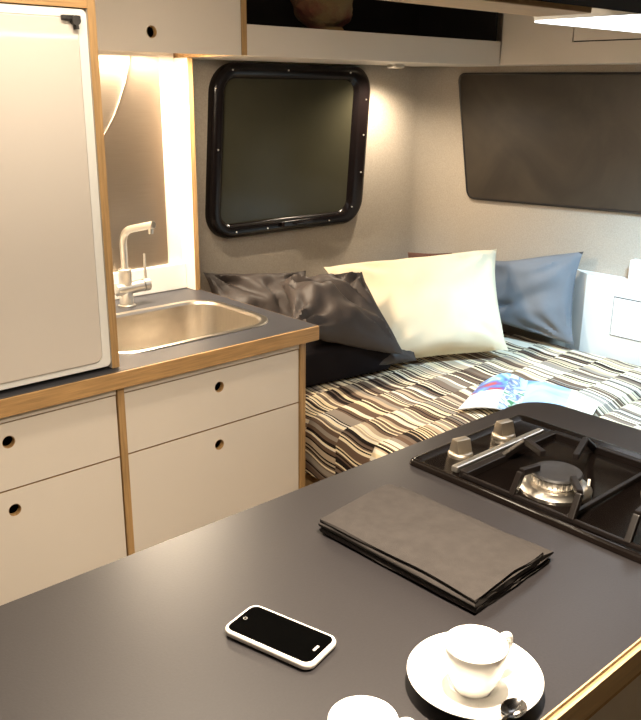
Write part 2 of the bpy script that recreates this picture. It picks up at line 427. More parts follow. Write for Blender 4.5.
# faucet
fc = thing('faucet', 'brushed metal mixer tap with angled spout beside the sink', 'faucet', (1.233, 2.225, CT))
fx, fy = 1.228, 2.225
bm = lathe(bmesh.new(), [(0, 0), (.026, 0), (.026, .004), (.021, .006), (.0205, .040), (.0195, .0415), (.0195, .090), (.020, .092), (.020, .112), (.017, .114), (0, .114)], (fx, fy, CT+.0006)); link('body', bm, 'nickel', fc, True)
bm = tube(bmesh.new(), [(fx-.036, fy-.004, .953), (fx-.034, fy-.004, .953), (fx+.055, fy-.004, .957)], [.013, .018, .018], 24)
tube(bm, [(fx+.057, fy-.004, .957), (fx+.075, fy-.004, .958), (fx+.078, fy-.004, .958)], [.0195, .0195, .0165], 24)
cr_ = link('cartridge', bm, 'nickel', fc, True)
bm = tube(bmesh.new(), [(fx+.066, fy-.004, .97), (fx+.066, fy-.004, 1.00), (fx+.066, fy-.004, 1.052)], [.005, .0045, .0035], 12); link('lever', bm, 'nickel', fc, True)
pts = [(fx, fy, 1.00), (fx, fy, 1.06)]+arc((fx, fy, 1.085), (fx, fy, 1.128), (fx+.012, fy-.035, 1.136), 8)+[(fx+.024, fy-.085, 1.148), (fx+.033, fy-.120, 1.156)]
bm = tube(bmesh.new(), pts, .0108, 20); link('spout', bm, 'nickel', fc, True)
bm = tube(bmesh.new(), [(fx+.030, fy-.109, 1.148), (fx+.030, fy-.109, 1.129)], .0075, 16)
tube(bm, [(fx+.0332, fy-.1202, 1.1562), (fx+.0336, fy-.1215, 1.1566)], .009, 16)
link('aerator', bm, 'steel', fc, True)

# splashback sheet (slightly bowed), white ledge board, end panel
bm = bmesh.new(); nx, nz = 30, 24; g = []
for j in range(nz+1):
    r_ = []
    for i in range(nx+1):
        u, v = i/nx, j/nz
        x = .93+u*.515; z = .987+v*.628
        y = 2.331-.010*math.sin(PI*u)*0.4-.030*max(0, v-.35)**2*(1-u)**1.0
        r_.append((x, y, z))
    g.append(r_)
F_ = [[bm.verts.new(p) for p in r_] for r_ in g]; B_ = [[bm.verts.new((x, 2.334, z)) for x, y, z in r_] for r_ in g]
for j in range(nz):
    for i in range(nx):
        bm.faces.new((F_[j][i], F_[j][i+1], F_[j+1][i+1], F_[j+1][i])); bm.faces.new((B_[j][i], B_[j+1][i], B_[j+1][i+1], B_[j][i+1]))
for G in (0, nz):
    for i in range(nx): bm.faces.new((F_[G][i], F_[G][i+1], B_[G][i+1], B_[G][i]))
for G in (0, nx):
    for j in range(nz): bm.faces.new((F_[j][G], F_[j+1][G], B_[j+1][G], B_[j][G]))
tag(link('splashback', bm, 'splash', None, True), 'brushed steel splashback sheet on the wall behind the tap', 'splashback')
bm = box((.93, 2.312, CT+.001), (1.500, 2.3335, .984), .002)
tag(link('splash_board', bm, 'whitebox'), 'low white board standing on the counter behind the tap', 'board')
ep = tag(link('end_panel', box((1.5005, 2.262, CT+.001), (1.5175, 2.405, 1.614), .0005), 'white'), 'upright white panel with plywood edge at the counter end beside the rounded window', 'panel')
link('plywood_edge', box((1.5005, 2.2605, CT+.001), (1.5175, 2.2622, 1.614)), 'plyv', ep)

# ------------------------------------------------------------------ tall refrigerator unit on the counter
tc_ = thing('tall_cabinet', 'tall plywood-edged cabinet standing on the counter around the refrigerator', 'cabinet', (.6, 2.0, CT))
sp_ = link('side_panel', box((.897, 1.7135, CT+.003), (.9155, 2.30, 1.975)), 'white', tc_)
link('plywood_edge', box((.897, 1.712, CT+.003), (.9155, 1.7134, 1.975)), 'plyv', sp_)
sp_ = link('side_panel', box((.27, 1.7135, CT+.003), (.288, 2.30, 1.975)), 'white', tc_)
link('plywood_edge', box((.27, 1.712, CT+.003), (.288, 1.7134, 1.975)), 'plyv', sp_)
link('top_rail', box((.288, 1.712, 1.682), (.897, 2.30, 1.700), .0005), 'ply', tc_)
link('upper_panel', box((.289, 1.716, 1.701), (.8965, 1.731, 1.975), .0005), 'white', tc_)
rf = thing('refrigerator', 'white refrigerator with flat glossy door inside the tall cabinet', 'refrigerator', (.6, 2.0, CT))
link('body', box((.290, 1.735, CT+.012), (.894, 2.28, 1.678), .003), 'whitebox', rf)
bm = plate(bmesh.new(), rrect(.289, CT+.010, .8955, 1.680, .012), [rrect(.30, CT+.022, .876, 1.664, .02)], 1.716, 1.7345, 'y')
link('door_frame', bm, 'whitebox', rf)
bm = bmesh.new(); plate(bm, rrect(.3008, CT+.0228, .8753, 1.6633, .021), [], 1.7135, 1.7335, 'y')
bmesh.ops.bevel(bm, geom=[e for e in bm.edges if all(abs(v.co.y-1.7135) < 1e-4 for v in e.verts) and len(e.link_faces) == 2 and abs(e.link_faces[0].normal.dot(e.link_faces[1].normal)) < .7], offset=.003, segments=3, affect='EDGES')
link('door', bm, 'fridge', rf, True)
bm = bmesh.new(); add_box(bm, (.838, 1.704, 1.656), (.878, 1.716, 1.667), .003); tube(bm, [(.866, 1.716, 1.657), (.866, 1.700, 1.657)], .0095, 16)
tube(bm, [(.866, 1.708, 1.657), (.868, 1.708, 1.640)], .006, 10)
link('latch', bm, 'black', rf, True)
bm = lathe(bmesh.new(), [(0, 0), (.002, 0), (.002, .003), (0, .003)], (0, 0, 0), 10)

# ------------------------------------------------------------------ wall cabinets and shelf
ZB = 1.617
uc = thing('wall_cabinet', 'white wall cabinet above the sink with round finger hole', 'cabinet', (1.2, 2.15, ZB))
bm = bmesh.new()
add_box(bm, (.918, 2.018, ZB+.015), (1.507, 2.334, ZB+.030)); add_box(bm, (.918, 2.32, ZB+.015), (1.507, 2.334, 1.975)); add_box(bm, (.918, 2.018, ZB+.015), (.93, 2.32, 1.975))
link('carcass', bm, 'white', uc)
link('side_panel', box((1.508, 1.998, ZB-.002), (1.5255, 2.418, 1.975), .0005), 'plyv', uc)
holed_front('door', .918, 1.5065, ZB-.003, 1.972, 1.223, 1.663, 2.000, uc, .015)
sl = thing('led_strip', 'bright warm light strip under the wall cabinet above the sink', 'light', (1.2, 2.13, ZB))
link('channel', box((.93, 2.148, ZB+.007), (1.486, 2.172, ZB+.0145), .001), 'nickel', sl)
link('diffuser', box((.935, 2.151, ZB+.004), (1.482, 2.169, ZB+.0068), .001), 'led_w', sl)

sh = thing('open_shelf', 'open dark overhead shelf with white front lip above the rounded window', 'shelf', (2.1, 2.2, ZB))
link('lip', box((1.5265, 2.000, ZB-.003), (2.686, 2.015, 1.697), .0015), 'white', sh)
link('shelf_board', box((1.5265, 2.0155, ZB-.002), (2.686, 2.405, ZB+.013)), 'white', sh)
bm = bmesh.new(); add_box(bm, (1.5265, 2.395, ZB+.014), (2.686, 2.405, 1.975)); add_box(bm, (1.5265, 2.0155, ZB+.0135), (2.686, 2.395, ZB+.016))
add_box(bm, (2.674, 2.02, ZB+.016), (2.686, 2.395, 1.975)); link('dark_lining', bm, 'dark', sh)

rd = thing('reading_light', 'small round warm light under the open shelf above the cream pillow', 'light', (2.42, 2.27, ZB-.003))
link('rim', lathe(bmesh.new(), [(0, 0), (.032, 0), (.032, -.010), (.026, -.012), (.024, -.006), (0, -.006)], (2.42, 2.27, ZB-.0025)), 'nickel', rd, True)
link('lens', lathe(bmesh.new(), [(0, -.007), (.023, -.007), (.02, -.0105), (0, -.011)], (2.42, 2.27, ZB-.0025)), 'led_w', rd, True)

fcb = thing('overhead_cabinet', 'white overhead cabinet above the smudged window on the far wall', 'cabinet', (2.77, 1.5, ZB))
bm = bmesh.new(); add_box(bm, (2.704, .2, ZB), (2.855, 2.35, ZB+.015)); add_box(bm, (2.845, .2, ZB+.015), (2.855, 2.30, 1.975))
link('carcass', bm, 'white', fcb)
bm = plate(bmesh.new(), [(.2, ZB-.001), (1.998, ZB-.001), (1.998, 1.975), (.2, 1.975)], [[(1.15, 1.686), (1.706, 1.686), (1.706, 1.93), (1.15, 1.93)]], 2.688, 2.703, 'x')
link('front_panel', bm, 'white', fcb)
link('door_shadow_gap', box((2.698, 1.148, 1.684), (2.7025, 1.708, 1.932)), 'dark', fcb)
d_ = link('door', box((2.688, 1.154, 1.690), (2.6975, 1.702, 1.926), .001), 'white', fcb)

# ------------------------------------------------------------------ overhead cabinet above the island, LED panel over the bed
oc = thing('overhead_cabinet', 'black-bottomed overhead cabinet with pale wooden rail above the stove', 'cabinet', (.65, .6, 1.655))
link('bottom_board', box((-.3, .20, 1.664), (1.95, .842, 1.680)), 'beamdark', oc)
bm = box((-.3, .843, 1.655), (1.38, .952, 1.676), .002); q = link('rail', bm, 'plyh', oc); q['label'] = 'pale wooden underside rail'
link('body', box((-.3, .21, 1.681), (1.94, .945, 1.975)), 'white', oc)
lp = thing('led_strip', 'thin warm light strip along the aisle side of the overhead cabinet rail', 'light', (.7, .955, 1.664))
link('channel', box((.05, .9525, 1.660), (1.36, .9575, 1.674)), 'black', lp)
bm = bmesh.new()
for k in range(86):
    x = .058+k*.015; add_box(bm, (x, .9577, 1.6625), (x+.009, .960, 1.6715))
o_ = link('diode', bm, 'led_n', lp); o_['kind'] = 'stuff'
isp = thing('spot_light', 'round spot light under the overhead cabinet above the espresso cups', 'light', (.66, .5, 1.66))
link('rim', lathe(bmesh.new(), [(0, 0), (.032, 0), (.032, -.010), (.026, -.012), (.024, -.006), (0, -.006)], (.66, .50, 1.6635)), 'nickel', isp, True)
link('lens', lathe(bmesh.new(), [(0, -.007), (.023, -.007), (.02, -.0105), (0, -.011)], (.66, .50, 1.6635)), 'led_n', isp, True)
cl = thing('light_panel', 'flat bright white light panel above the bed at top right', 'light', (2.0, 1.0, 1.664))
link('housing', box((1.60, .855, 1.668), (2.50, 1.112, 1.684), .001), 'whitebox', cl)
link('diffuser', box((1.602, .857, 1.6640), (2.498, 1.110, 1.6675)), 'led_c', cl)
tag(link('overhead_box', box((1.955, .20, 1.686), (2.68, 1.105, 1.975)), 'white'), 'white overhead box holding the bright light panel over the bed', 'cabinet')
ca = thing('added_fill_panel', 'added rectangular fill light on the ceiling above the aisle, out of view', 'light', (.75, 1.35, 1.98))  # unseen fixture, added to carry the aisle fill light
link('housing', box((.49, 1.27, 1.958), (1.01, 1.43, 1.9795), .003), 'whitebox', ca)
link('diffuser', box((.50, 1.28, 1.953), (1.0, 1.42, 1.9575)), emis('added_fill_glow', (1, .86, .7), 3), ca)

# ------------------------------------------------------------------ bed
bb = tag(link('bed_base', box((1.56, .62, 0), (2.78, 2.22, .42), .002), 'wood'), 'low boxed bed base under the striped mattresses', 'bed base')
def mattress(x0, x1, y0, y1, z0, z1, label, seed):
    bm = bmesh.new(); nx = int((x1-x0)/.02); ny = int((y1-y0)/.02); r = .045
    def top_z(x, y):
        d = min(x-x0, x1-x, y-y0, y1-y)
        e = 0 if d >= r else -(r-math.sqrt(max(0, r*r-(r-d)**2)))
        w = .006*noise.noise(Vector((x*4, y*4, seed)))+.012*math.sin(x*3+seed)*math.sin(y*2.3)*min(1, d/.2)
        return z1+e+w*min(1, max(0, d)/.05)
    G = [[bm.verts.new((x0+(x1-x0)*i/nx, y0+(y1-y0)*j/ny, top_z(x0+(x1-x0)*i/nx, y0+(y1-y0)*j/ny))) for i in range(nx+1)] for j in range(ny+1)]
    for j in range(ny):
        for i in range(nx): bm.faces.new((G[j][i], G[j][i+1], G[j+1][i+1], G[j+1][i]))
    rimv = G[0]+[G[j][-1] for j in range(1, ny+1)]+G[-1][::-1][1:]+[G[j][0] for j in range(ny-1, 0, -1)]
    low = [bm.verts.new((v.co.x, v.co.y, z0)) for v in rimv]
    mid = [bm.verts.new((v.co.x, v.co.y, (z0+z1)/2)) for v in rimv]
    for U_, W_ in ((rimv, mid), (mid, low)):
        for k in range(len(rimv)): bm.faces.new((U_[k], U_[(k+1) % len(U_)], W_[(k+1) % len(U_)], W_[k]))
    bm.faces.new(low)
    return tag(link('mattress', bm, 'stripe', None, True), label, 'mattress', None)
mattress(1.53, 2.80, 1.222, 2.395, .425, .600, 'mattress with wavy striped brown cover carrying the pillows and the magazine', 1.0)
mattress(1.53, 2.80, .62, 1.216, .425, .600, 'striped mattress at the right edge, beyond the seam, behind the stove', 4.0)

# white board with hatch at the bed end
hb = thing('storage_box', 'white boarded box with small hatch at the far end of the bed', 'box', (2.84, 1.2, .42))
bm = bmesh.new()
pts = [(2.857, .3, 0), (2.857, 1.735, 0), (2.805, 1.66, 0), (2.805, .3, 0)]
plate(bm, [(2.858, .3), (2.858, 1.715), (2.806, 1.625), (2.806, .3)], [], .42, .882, 'z')
plate(bm, rrect(2.820, .3, 2.858, 1.47, [0, 0, .0, 0]), [], .882, .955, 'z')
link('panel', bm, 'whitebox', hb)
bm = plate(bmesh.new(), [(1.0, .672), (1.507, .672), (1.507, .818), (1.0, .818)], [], 2.8045, 2.8065, 'x'); link('hatch_gap', bm, 'dark', hb)
bm = plate(bmesh.new(), [(1.003, .675), (1.504, .675), (1.504, .815), (1.003, .815)], [], 2.802, 2.8062, 'x'); link('hatch', bm, 'whitebox', hb)

# ------------------------------------------------------------------ pillows
def pillow(name, TL, TR, BR, BL, th, mat, label, seed, wr=.006, sag=.03, cat='pillow', pw=.42, front=None, folds=()):
    TL, TR, BR, BL = map(Vector, (TL, TR, BR, BL)); n = 40
    nrm = ((TR-TL).cross(BL-TL)).normalized()
    toward = Vector((0, 0, 1.3))-(TL+BR)/2
    if nrm.dot(toward) < 0: nrm = -nrm
    ctr = (TL+TR+BR+BL)/4
    bm = bmesh.new(); S = []
    for side in (1, -1):
        g = []
        for j in range(n+1):
            row = []
            for i in range(n+1):
                u, v = i/n, j/n
                # pinch the edges inward
                cu, cv = 4*u*(1-u), 4*v*(1-v)
                p = (TL*(1-u)+TR*u)*(1-v)+(BL*(1-u)+BR*u)*v
                pull = sag*((1-cu)*cv*0+0)
                p = p+(ctr-p).normalized()*(sag*((cv**.8)*(1-cu)**3+(cu**.8)*(1-cv)**3))
                h = th/2*(cu*cv)**pw
                w = noise.noise(Vector((u*3.2+seed, v*3.2, side*2.0)))*wr*2+noise.noise(Vector((u*9+seed, v*5, side*3.0)))*wr
                edge = min(1, 8*min(u, 1-u, v, 1-v))
                # gathers radiating from the corners
                for (a, b_) in ((0, 0), (1, 0), (1, 1), (0, 1)):
                    du, dv = u-a, v-b_; rr = math.hypot(du, dv)
                    if rr > 1e-4:
                        an = math.atan2(abs(dv), abs(du))
                        w += wr*.9*math.sin(an*13+seed*3)*math.exp(-((rr-.22)/.16)**2)
                for (fu, fv, fa, fd, fwid) in folds:
                    s = (u-fu)*math.sin(fa)-(v-fv)*math.cos(fa); tt = (u-fu)*math.cos(fa)+(v-fv)*math.sin(fa)
                    w -= fd*math.exp(-(s/fwid)**2)*math.exp(-(tt/.28)**2)
                p = p+nrm*(side*h+ (w*edge if side == 1 else w*edge*.5))
                row.append(p)
            g.append(row)
        S.append(g)
    A = [[bm.verts.new(p) for p in r] for r in S[0]]
    B = [[A[j][i] if (i in (0, n) or j in (0, n)) else bm.verts.new(S[1][j][i]) for i in range(n+1)] for j in range(n+1)]
    for j in range(n):
        for i in range(n):
            bm.faces.new((A[j][i], A[j][i+1], A[j+1][i+1], A[j+1][i])); bm.faces.new((B[j][i], B[j+1][i], B[j+1][i+1], B[j][i+1]))
    minz = min(v.co.z for v in bm.verts)
    o = link(name, bm, mat, None, True)
    return tag(o, label, cat)
pillow('pillow', (2.70, 2.28, .865), (2.79, 1.640, .965), (2.725, 1.60, .625), (2.68, 2.18, .630), .15, 'bluegrey', 'blue-grey pillow leaning against the far wall, right of the cream pillow', 2.0, .008, .028, folds=((.6, .6, -.7, .014, .05), (.45, .7, -.4, .012, .05)))
pillow('pillow', (2.60, 2.335, .885), (2.79, 2.255, .872), (2.79, 2.25, .72), (2.61, 2.33, .72), .03, 'brownc', 'reddish-brown pillow mostly hidden behind the cream pillow', 5.0, .002, .005)
pillow('pillow', (2.060, 2.26, .905), (2.655, 1.93, .950), (2.475, 1.715, .630), (1.985, 1.93, .625), .20, 'creme', 'large cream pillow brightly lit in the middle of the bed', 3.0, .009, .028)
pillow('pillow', (1.615, 2.385, .925), (2.00, 2.29, .895), (1.93, 2.13, .72), (1.57, 2.24, .72), .11, 'charcoal', 'crumpled charcoal pillow leaning on the wall behind the sink corner', 7.0, .012, .02, folds=((.3, .3, .9, .03, .06), (.55, .4, 1.3, .02, .04)))
nr = lambda x, y, z, k=.975: (x*k, y*k, 1.53+(z-1.53)*k)   # a little in front of the cream pillow
pillow('pillow', nr(1.80, 2.20, .895), nr(2.06, 2.06, .920), nr(2.11, 1.885, .645), nr(1.64, 1.95, .815), .13, 'charcoal', 'crumpled charcoal pillow slumped against the cream pillow', 11.0, .015, .02, folds=((.35, .25, .5, .04, .05), (.6, .45, .9, .03, .05), (.75, .3, 1.2, .02, .04)))
pillow('pillow', (1.93, 2.03, .745), (2.185, 1.955, .725), (2.135, 1.855, .628), (1.96, 1.90, .625), .06, 'charcoal', 'flat charcoal pillow corner poking out low beside the cream pillow', 15.0, .0012, .005)
bm = add_box(bmesh.new(), (1.57, 1.945, .604), (2.05, 2.135, .735), .03, 0, 4)
bmesh.ops.subdivide_edges(bm, edges=[e for e in bm.edges if e.calc_length() > .1], cuts=12, use_grid_fill=True)
for v in bm.verts:
    k = noise.noise(v.co*7)*.006
    v.co += Vector((0, k, k if v.co.z > .62 else 0)); v.co.y -= (v.co.x-1.6)*.14*(1 if v.co.y < 2.1 else .4); v.co.z = max(v.co.z, .602)
tag(link('cushion', bm, 'blackc', None, True), 'black box cushion lying under the charcoal pillows beside the counter end', 'cushion')

# ------------------------------------------------------------------ magazine
mg = thing('magazine', 'open magazine with blue and red pictures lying on the striped bed', 'magazine', (2.1, 1.42, .60))
def picmat(name, cols, scale, seedv):
    m, n, l, b = nmat(name); b.inputs['Roughness'].default_value = .35
    tc = n.new('ShaderNodeTexCoord'); mp = n.new('ShaderNodeMapping'); mp.inputs['Location'].default_value = (seedv, 0, 0)
    l.new(tc.outputs['Object'], mp.inputs[0])
    nz = n.new('ShaderNodeTexNoise'); nz.inputs['Scale'].default_value = scale; nz.inputs['Distortion'].default_value = 1.2; nz.inputs['Detail'].default_value = 2
    l.new(mp.outputs[0], nz.inputs['Vector']); cr = n.new('ShaderNodeValToRGB')
    cr.color_ramp.elements[0].position = cols[0][0]; cr.color_ramp.elements[0].color = (*cols[0][1], 1)
    cr.color_ramp.elements[1].position = cols[1][0]; cr.color_ramp.elements[1].color = (*cols[1][1], 1)
    for p, c in cols[2:]: cr.color_ramp.elements.new(p).color = (*c, 1)
    l.new(nz.outputs[0], cr.inputs[0]); l.new(cr.outputs[0], b.inputs['Base Color']); return m
M['pic_a'] = picmat('picture_red_blue', [(.35, (.45, .05, .05)), (.45, (.10, .12, .40)), (.55, (.15, .35, .70)), (.68, (.7, .8, .85))], 9, 1.0)
M['pic_b'] = picmat('picture_stripes', [(.38, (.06, .22, .10)), (.46, (.75, .80, .78)), (.55, (.08, .10, .22)), (.64, (.45, .60, .75))], 14, 3.0)
M['pic_c'] = picmat('picture_blue', [(.35, (.12, .28, .62)), (.6, (.42, .62, .85))], 7, 5.0)
M['pic_d'] = picmat('picture_beige', [(.35, (.62, .50, .36)), (.6, (.75, .70, .60))], 12, 7.0)
def page(name, c00, c10, c11, c01, lift, fn, thick=.003):
    c00, c10, c11, c01 = map(Vector, (c00, c10, c11, c01)); n = 16; bm = bmesh.new()
    T = []; L = []
    for j in range(n+1):
        a, b_ = [], []
        for i in range(n+1):
            u, v = i/n, j/n; p = (c00*(1-u)+c10*u)*(1-v)+(c01*(1-u)+c11*u)*v
            z = lift(u, v); a.append(bm.verts.new(p+Vector((0, 0, z+thick)))); b_.append(bm.verts.new(p+Vector((0, 0, z))))
        T.append(a); L.append(b_)
    for j in range(n):
        for i in range(n):
            f = bm.faces.new((T[j][i], T[j][i+1], T[j+1][i+1], T[j+1][i])); f.material_index = fn((i+.5)/n, (j+.5)/n)
            bm.faces.new((L[j][i], L[j+1][i], L[j+1][i+1], L[j][i+1]))
    for k in range(n):
        bm.faces.new((T[0][k], L[0][k], L[0][k+1], T[0][k+1])); bm.faces.new((T[n][k], T[n][k+1], L[n][k+1], L[n][k]))
        bm.faces.new((T[k][0], T[k+1][0], L[k+1][0], L[k][0])); bm.faces.new((T[k][n], L[k][n], L[k+1][n], T[k+1][n]))
    return link(name, bm, ['page', 'pic_a', 'pic_b', 'pic_c', 'pic_d'], mg, True)
zb = .606
page('left_page', (1.905, 1.484, zb), (2.02, 1.345, zb), (2.29, 1.50, zb), (2.15, 1.585, zb), lambda u, v: .004+.030*math.sin(PI*min(1, u*1.05))**1.0*(.4+.6*v), lambda u, v: (2 if u > .62 else (1 if v > .5 else 0)))
page('right_page', (2.015, 1.350, zb-.003), (2.165, 1.190, zb-.003), (2.285, 1.235, zb-.003), (2.295, 1.503, zb-.003), lambda u, v: .004+.016*math.sin(PI*u)**.8, lambda u, v: (4 if u > .62 else 3))

# ------------------------------------------------------------------ island
IX0, IX1, IY0, IY1 = -.35, 1.492, .376, .958
bm = bmesh.new()
plate(bm, rrect(IX0, IY0+.008, IX1, IY1, [0, .02, .075, 0], 10), [rrect(1.06, .425, 1.335, .885, .01, 2)], CT-.040, CT, 'z')
il = tag(link('island_worktop', bm, 'top'), 'large dark matt worktop in the foreground with rounded far corner', 'worktop')
bm = bmesh.new()
t = bmesh.new(); add_box(t, (IX0, IY0, CT-.041), (IX1-.015, IY0+.0078, CT+.0002))
merge(bm, t)
bmesh.ops.bevel(bm, geom=[e for e in bm.edges if all(v.co.z > CT and v.co.y < IY0+.001 for v in e.verts)], offset=.006, segments=3, affect='EDGES')
pe = link('plywood_edge', bm, 'plyh', il); pe['label'] = 'pale plywood near edge'
ib = thing('island_cabinet', 'island base cabinet under the dark foreground worktop', 'cabinet', (.6, .68, 0))
bm = plate(bmesh.new(), rrect(IX0+.03, IY0+.035, IX1-.04, IY1-.03, .01, 2), [rrect(1.0, .41, 1.38, .9, .01, 2)], .08, CT-.041, 'z')
link('carcass', bm, 'white', ib)
link('rail', box((IX0+.03, IY0+.016, CT-.075), (IX1-.06, IY0+.034, CT-.041)), 'plyv', ib)
link('plinth', box((IX0+.06, IY0+.07, 0), (.99, IY1-.07, .08)), 'dark', ib)

# ------------------------------------------------------------------ gas stove
st = thing('gas_stove', 'black built-in gas stove with two metal knobs at the right of the island', 'stove', (1.197, .655, CT))
X0, X1, Y0, Y1 = 1.030, 1.366, .395, .908; ZT = CT+.001
bm = bmesh.new()
def lay(ins, z, r): return [bm.verts.new((p, q, z)) for p, q in rrect(X0+ins, Y0+ins, X1-ins, Y1-ins, r, 5)]
L = [lay(0, ZT, .012), lay(.0015, ZT+.007, .012), lay(.005, ZT+.010, .010), lay(.010, ZT+.010, .008), lay(.018, ZT+.004, .006)]
for A, B in zip(L, L[1:]):
    for k in range(len(A)): bm.faces.new((A[k], A[(k+1) % len(A)], B[(k+1) % len(A)], B[k]))
bm.faces.new(L[-1]); bm.faces.new(L[0][::-1])
link('tray', bm, 'hob', st, True)
ZS = ZT+.004
for (kx, ky) in ((1.122, .862), (1.250, .862)):
    bm = lathe(bmesh.new(), [(0, 0), (.0225, 0), (.0225, .005), (.021, .0075), (.017, .009), (0, .009)], (kx, ky, ZS), 32)
    kn = link('knob', bm, 'knobm', st, True)
    bm = bmesh.new()
    # grip: half-round wedge
    prof = [(-.0165, .007), (.0165, .007), (.0150, .030), (-.0150, .030)]
    add_box(bm, (kx-.0165, ky-.0135, ZS+.007), (kx+.0165, ky+.0135, ZS+.033), .004)
    for v in bm.verts:
        if v.co.z > ZS+.02: v.co.y = ky+(v.co.y-ky)*.62; v.co.x = kx+(v.co.x-kx)*.96
    bmesh.ops.rotate(bm, verts=bm.verts, cent=(kx, ky, ZS), matrix=Matrix.Rotation(math.radians(-12), 3, 'Z'))
    link('grip', bm, 'knobm', kn, True)
bm = box((1.058, .817, ZS), (1.318, .831, ZS+.011), .003); q = link('metal_strip', bm, 'nickel', st); q['label'] = 'thin bright metal strip'
def burner(cx, cy, s):
    bm = lathe(bmesh.new(), [(0, 0), (.058*s, 0), (.0585*s, .006), (.054*s, .010), (.046*s, .0135), (.042*s, .0135), (0, .0135)], (cx, cy, ZS), 48)
    b = link('burner', bm, 'steel', st, True)
    bm = bmesh.new()
    lathe(bm, [(0, .0136), (.036*s, .0136), (.0385*s, .017), (.0385*s, .0275), (.036*s, .029), (0, .029)], (cx, cy, ZS), 48)
    for k in range(30):
        a = 2*PI*k/30; c, s_ = math.cos(a), math.sin(a)
        t = bmesh.new(); add_box(t, (-.0008, -.001, .018), (.0008, .001, .0272))
        bmesh.ops.translate(t, verts=t.verts, vec=(.0390*s, 0, 0)); bmesh.ops.rotate(t, verts=t.verts, matrix=Matrix.Rotation(a, 3, 'Z')); bmesh.ops.translate(t, verts=t.verts, vec=(cx, cy, ZS)); merge(bm, t)
    link('crown', bm, 'nickel', b, True)
    bm = lathe(bmesh.new(), [(0, .0292), (.0405*s, .0292), (.0415*s, .031), (.0395*s, .034), (.030*s, .0345), (.026*s, .0335), (0, .0335)], (cx, cy, ZS), 48)
    link('burner_cap', bm, 'cap', b, True)
    bm = tube(bmesh.new(), [(cx+.030*s, cy-.042*s, ZS+.0136), (cx+.030*s, cy-.042*s, ZS+.024)], .0025, 8); link('igniter', bm, 'case', b)
burner(1.132, .672, 1.0); burner(1.245, .520, .95)
# pan support
ZG = ZS+.0055
bm = bmesh.new()
gx0, gx1, gy0, gy1 = 1.052, 1.322, .425, .800
def bar(a, b_, w=.0095, h=.012):
    a, b_ = Vector(a), Vector(b_); d = (b_-a); L_ = d.length; t = bmesh.new(); add_box(t, (0, -w/2, -h/2), (L_, w/2, h/2), .002)
    q = Vector((1, 0, 0)).rotation_difference(d.normalized()).to_matrix().to_4x4(); q.translation = a
    bmesh.ops.transform(t, matrix=q, verts=t.verts); merge(bm, t)
def bar_poly(pts, w=.008, h=.011):
    for p, q in zip(pts, pts[1:]): bar(p, q, w, h)
bar((gx0, gy1, ZG), (gx1, gy1, ZG), .017, .013); bar((gx1, gy1, ZG), (gx1, gy0, ZG), .013, .013)
bar((gx1, gy0, ZG), (gx0, gy0, ZG), .013, .013); bar((gx0, gy0, ZG), (gx0, gy1, ZG), .006, .008)
bar((gx0, .600, ZG), (gx1, .600, ZG), .008, .009)
link('pan_support', bm, 'iron', st)
ps = st.children[-1]
def arm(base, apex, tip):
    global bm
    bm = bmesh.new(); b_ = Vector(base); a = Vector(apex); t_ = Vector(tip)
    bar_poly([b_, a, t_], .0105, .011)
    return link('support_arm', bm, 'iron', ps)
zA = ZS+.043
cx, cy = 1.132, .672
arm((1.165, gy1, ZG), (1.178, .765, zA), (1.155, .715, zA)); arm((gx0, .700, ZG), (1.068, .697, zA), (1.105, .690, zA))
arm((gx0-.0, .592, ZG), (1.072, .594, zA), (1.110, .630, zA)); arm((1.322, .715, ZG), (1.262, .700, zA), (1.185, .672, zA))
arm((1.322, .585, ZG), (1.295, .575, zA), (1.26, .555, zA)); arm((1.24, gy0, ZG), (1.24, .45, zA), (1.245, .485, zA)); arm((gx0, .50, ZG), (1.075, .502, zA), (1.20, .515, zA))
arm((1.322, .47, ZG), (1.30, .475, zA), (1.28, .50, zA))

# ------------------------------------------------------------------ folded napkin
def ribbon(poly, thick, y0, y1, ny, seed):
    """poly: centre-line points (x,z); extruded along y with small waves"""
    bm = bmesh.new(); N = len(poly); P2 = [Vector((p[0], p[1])) for p in poly]; offs = []
    for i in range(N):
        d = (P2[min(i+1, N-1)]-P2[max(i-1, 0)]).normalized(); offs.append(Vector((-d.y, d.x))*thick/2)
    sec = [p+o for p, o in zip(P2, offs)]+[p-o for p, o in zip(P2[::-1], offs[::-1])]
    rings = []
    for j in range(ny+1):
        v = j/ny; y = y0+(y1-y0)*v
        rg = []
        for k, s in enumerate(sec):
            w = .0022*noise.noise(Vector((s.x*14, y*12, seed)))*max(0, (s.y))/.01
            e = .0035*noise.noise(Vector((s.x*22, s.y*260, seed+3*(j > ny/2))))*(1 if j in (0, ny) else 0)
            rg.append(bm.verts.new((s.x+.0022*noise.noise(Vector((y*11, s.y*200, seed))), y+e, s.y+w)))
        rings.append(rg)
    K = len(sec)
    for A, B in zip(rings, rings[1:]):
        for k in range(K): bm.faces.new((A[k], A[(k+1) % K], B[(k+1) % K], B[k]))
    bm.faces.new(rings[0]); bm.faces.new(rings[-1][::-1])
    bmesh.ops.triangulate(bm, faces=[f for f in bm.faces if len(f.verts) > 4])
    return bm
poly = []
def seg(xa, xb, z, n=14, sag=0.0): 
    for i in range(n+1):
        t = i/n; poly.append((xa+(xb-xa)*t, z+sag*math.sin(PI*t)))
def fold(x, z0, z1, side, n=6):
    r = (z1-z0)/2
    for i in range(1, n): a = -PI/2+PI*i/n; poly.append((x+side*math.cos(a)*r, (z0+z1)/2+math.sin(a)*r))
seg(.930, .752, .0018); fold(.752, .0018, .0062, -1); seg(.752, .932, .0062); fold(.932, .0062, .0105, 1); seg(.932, .750, .0105, 14, .0006)
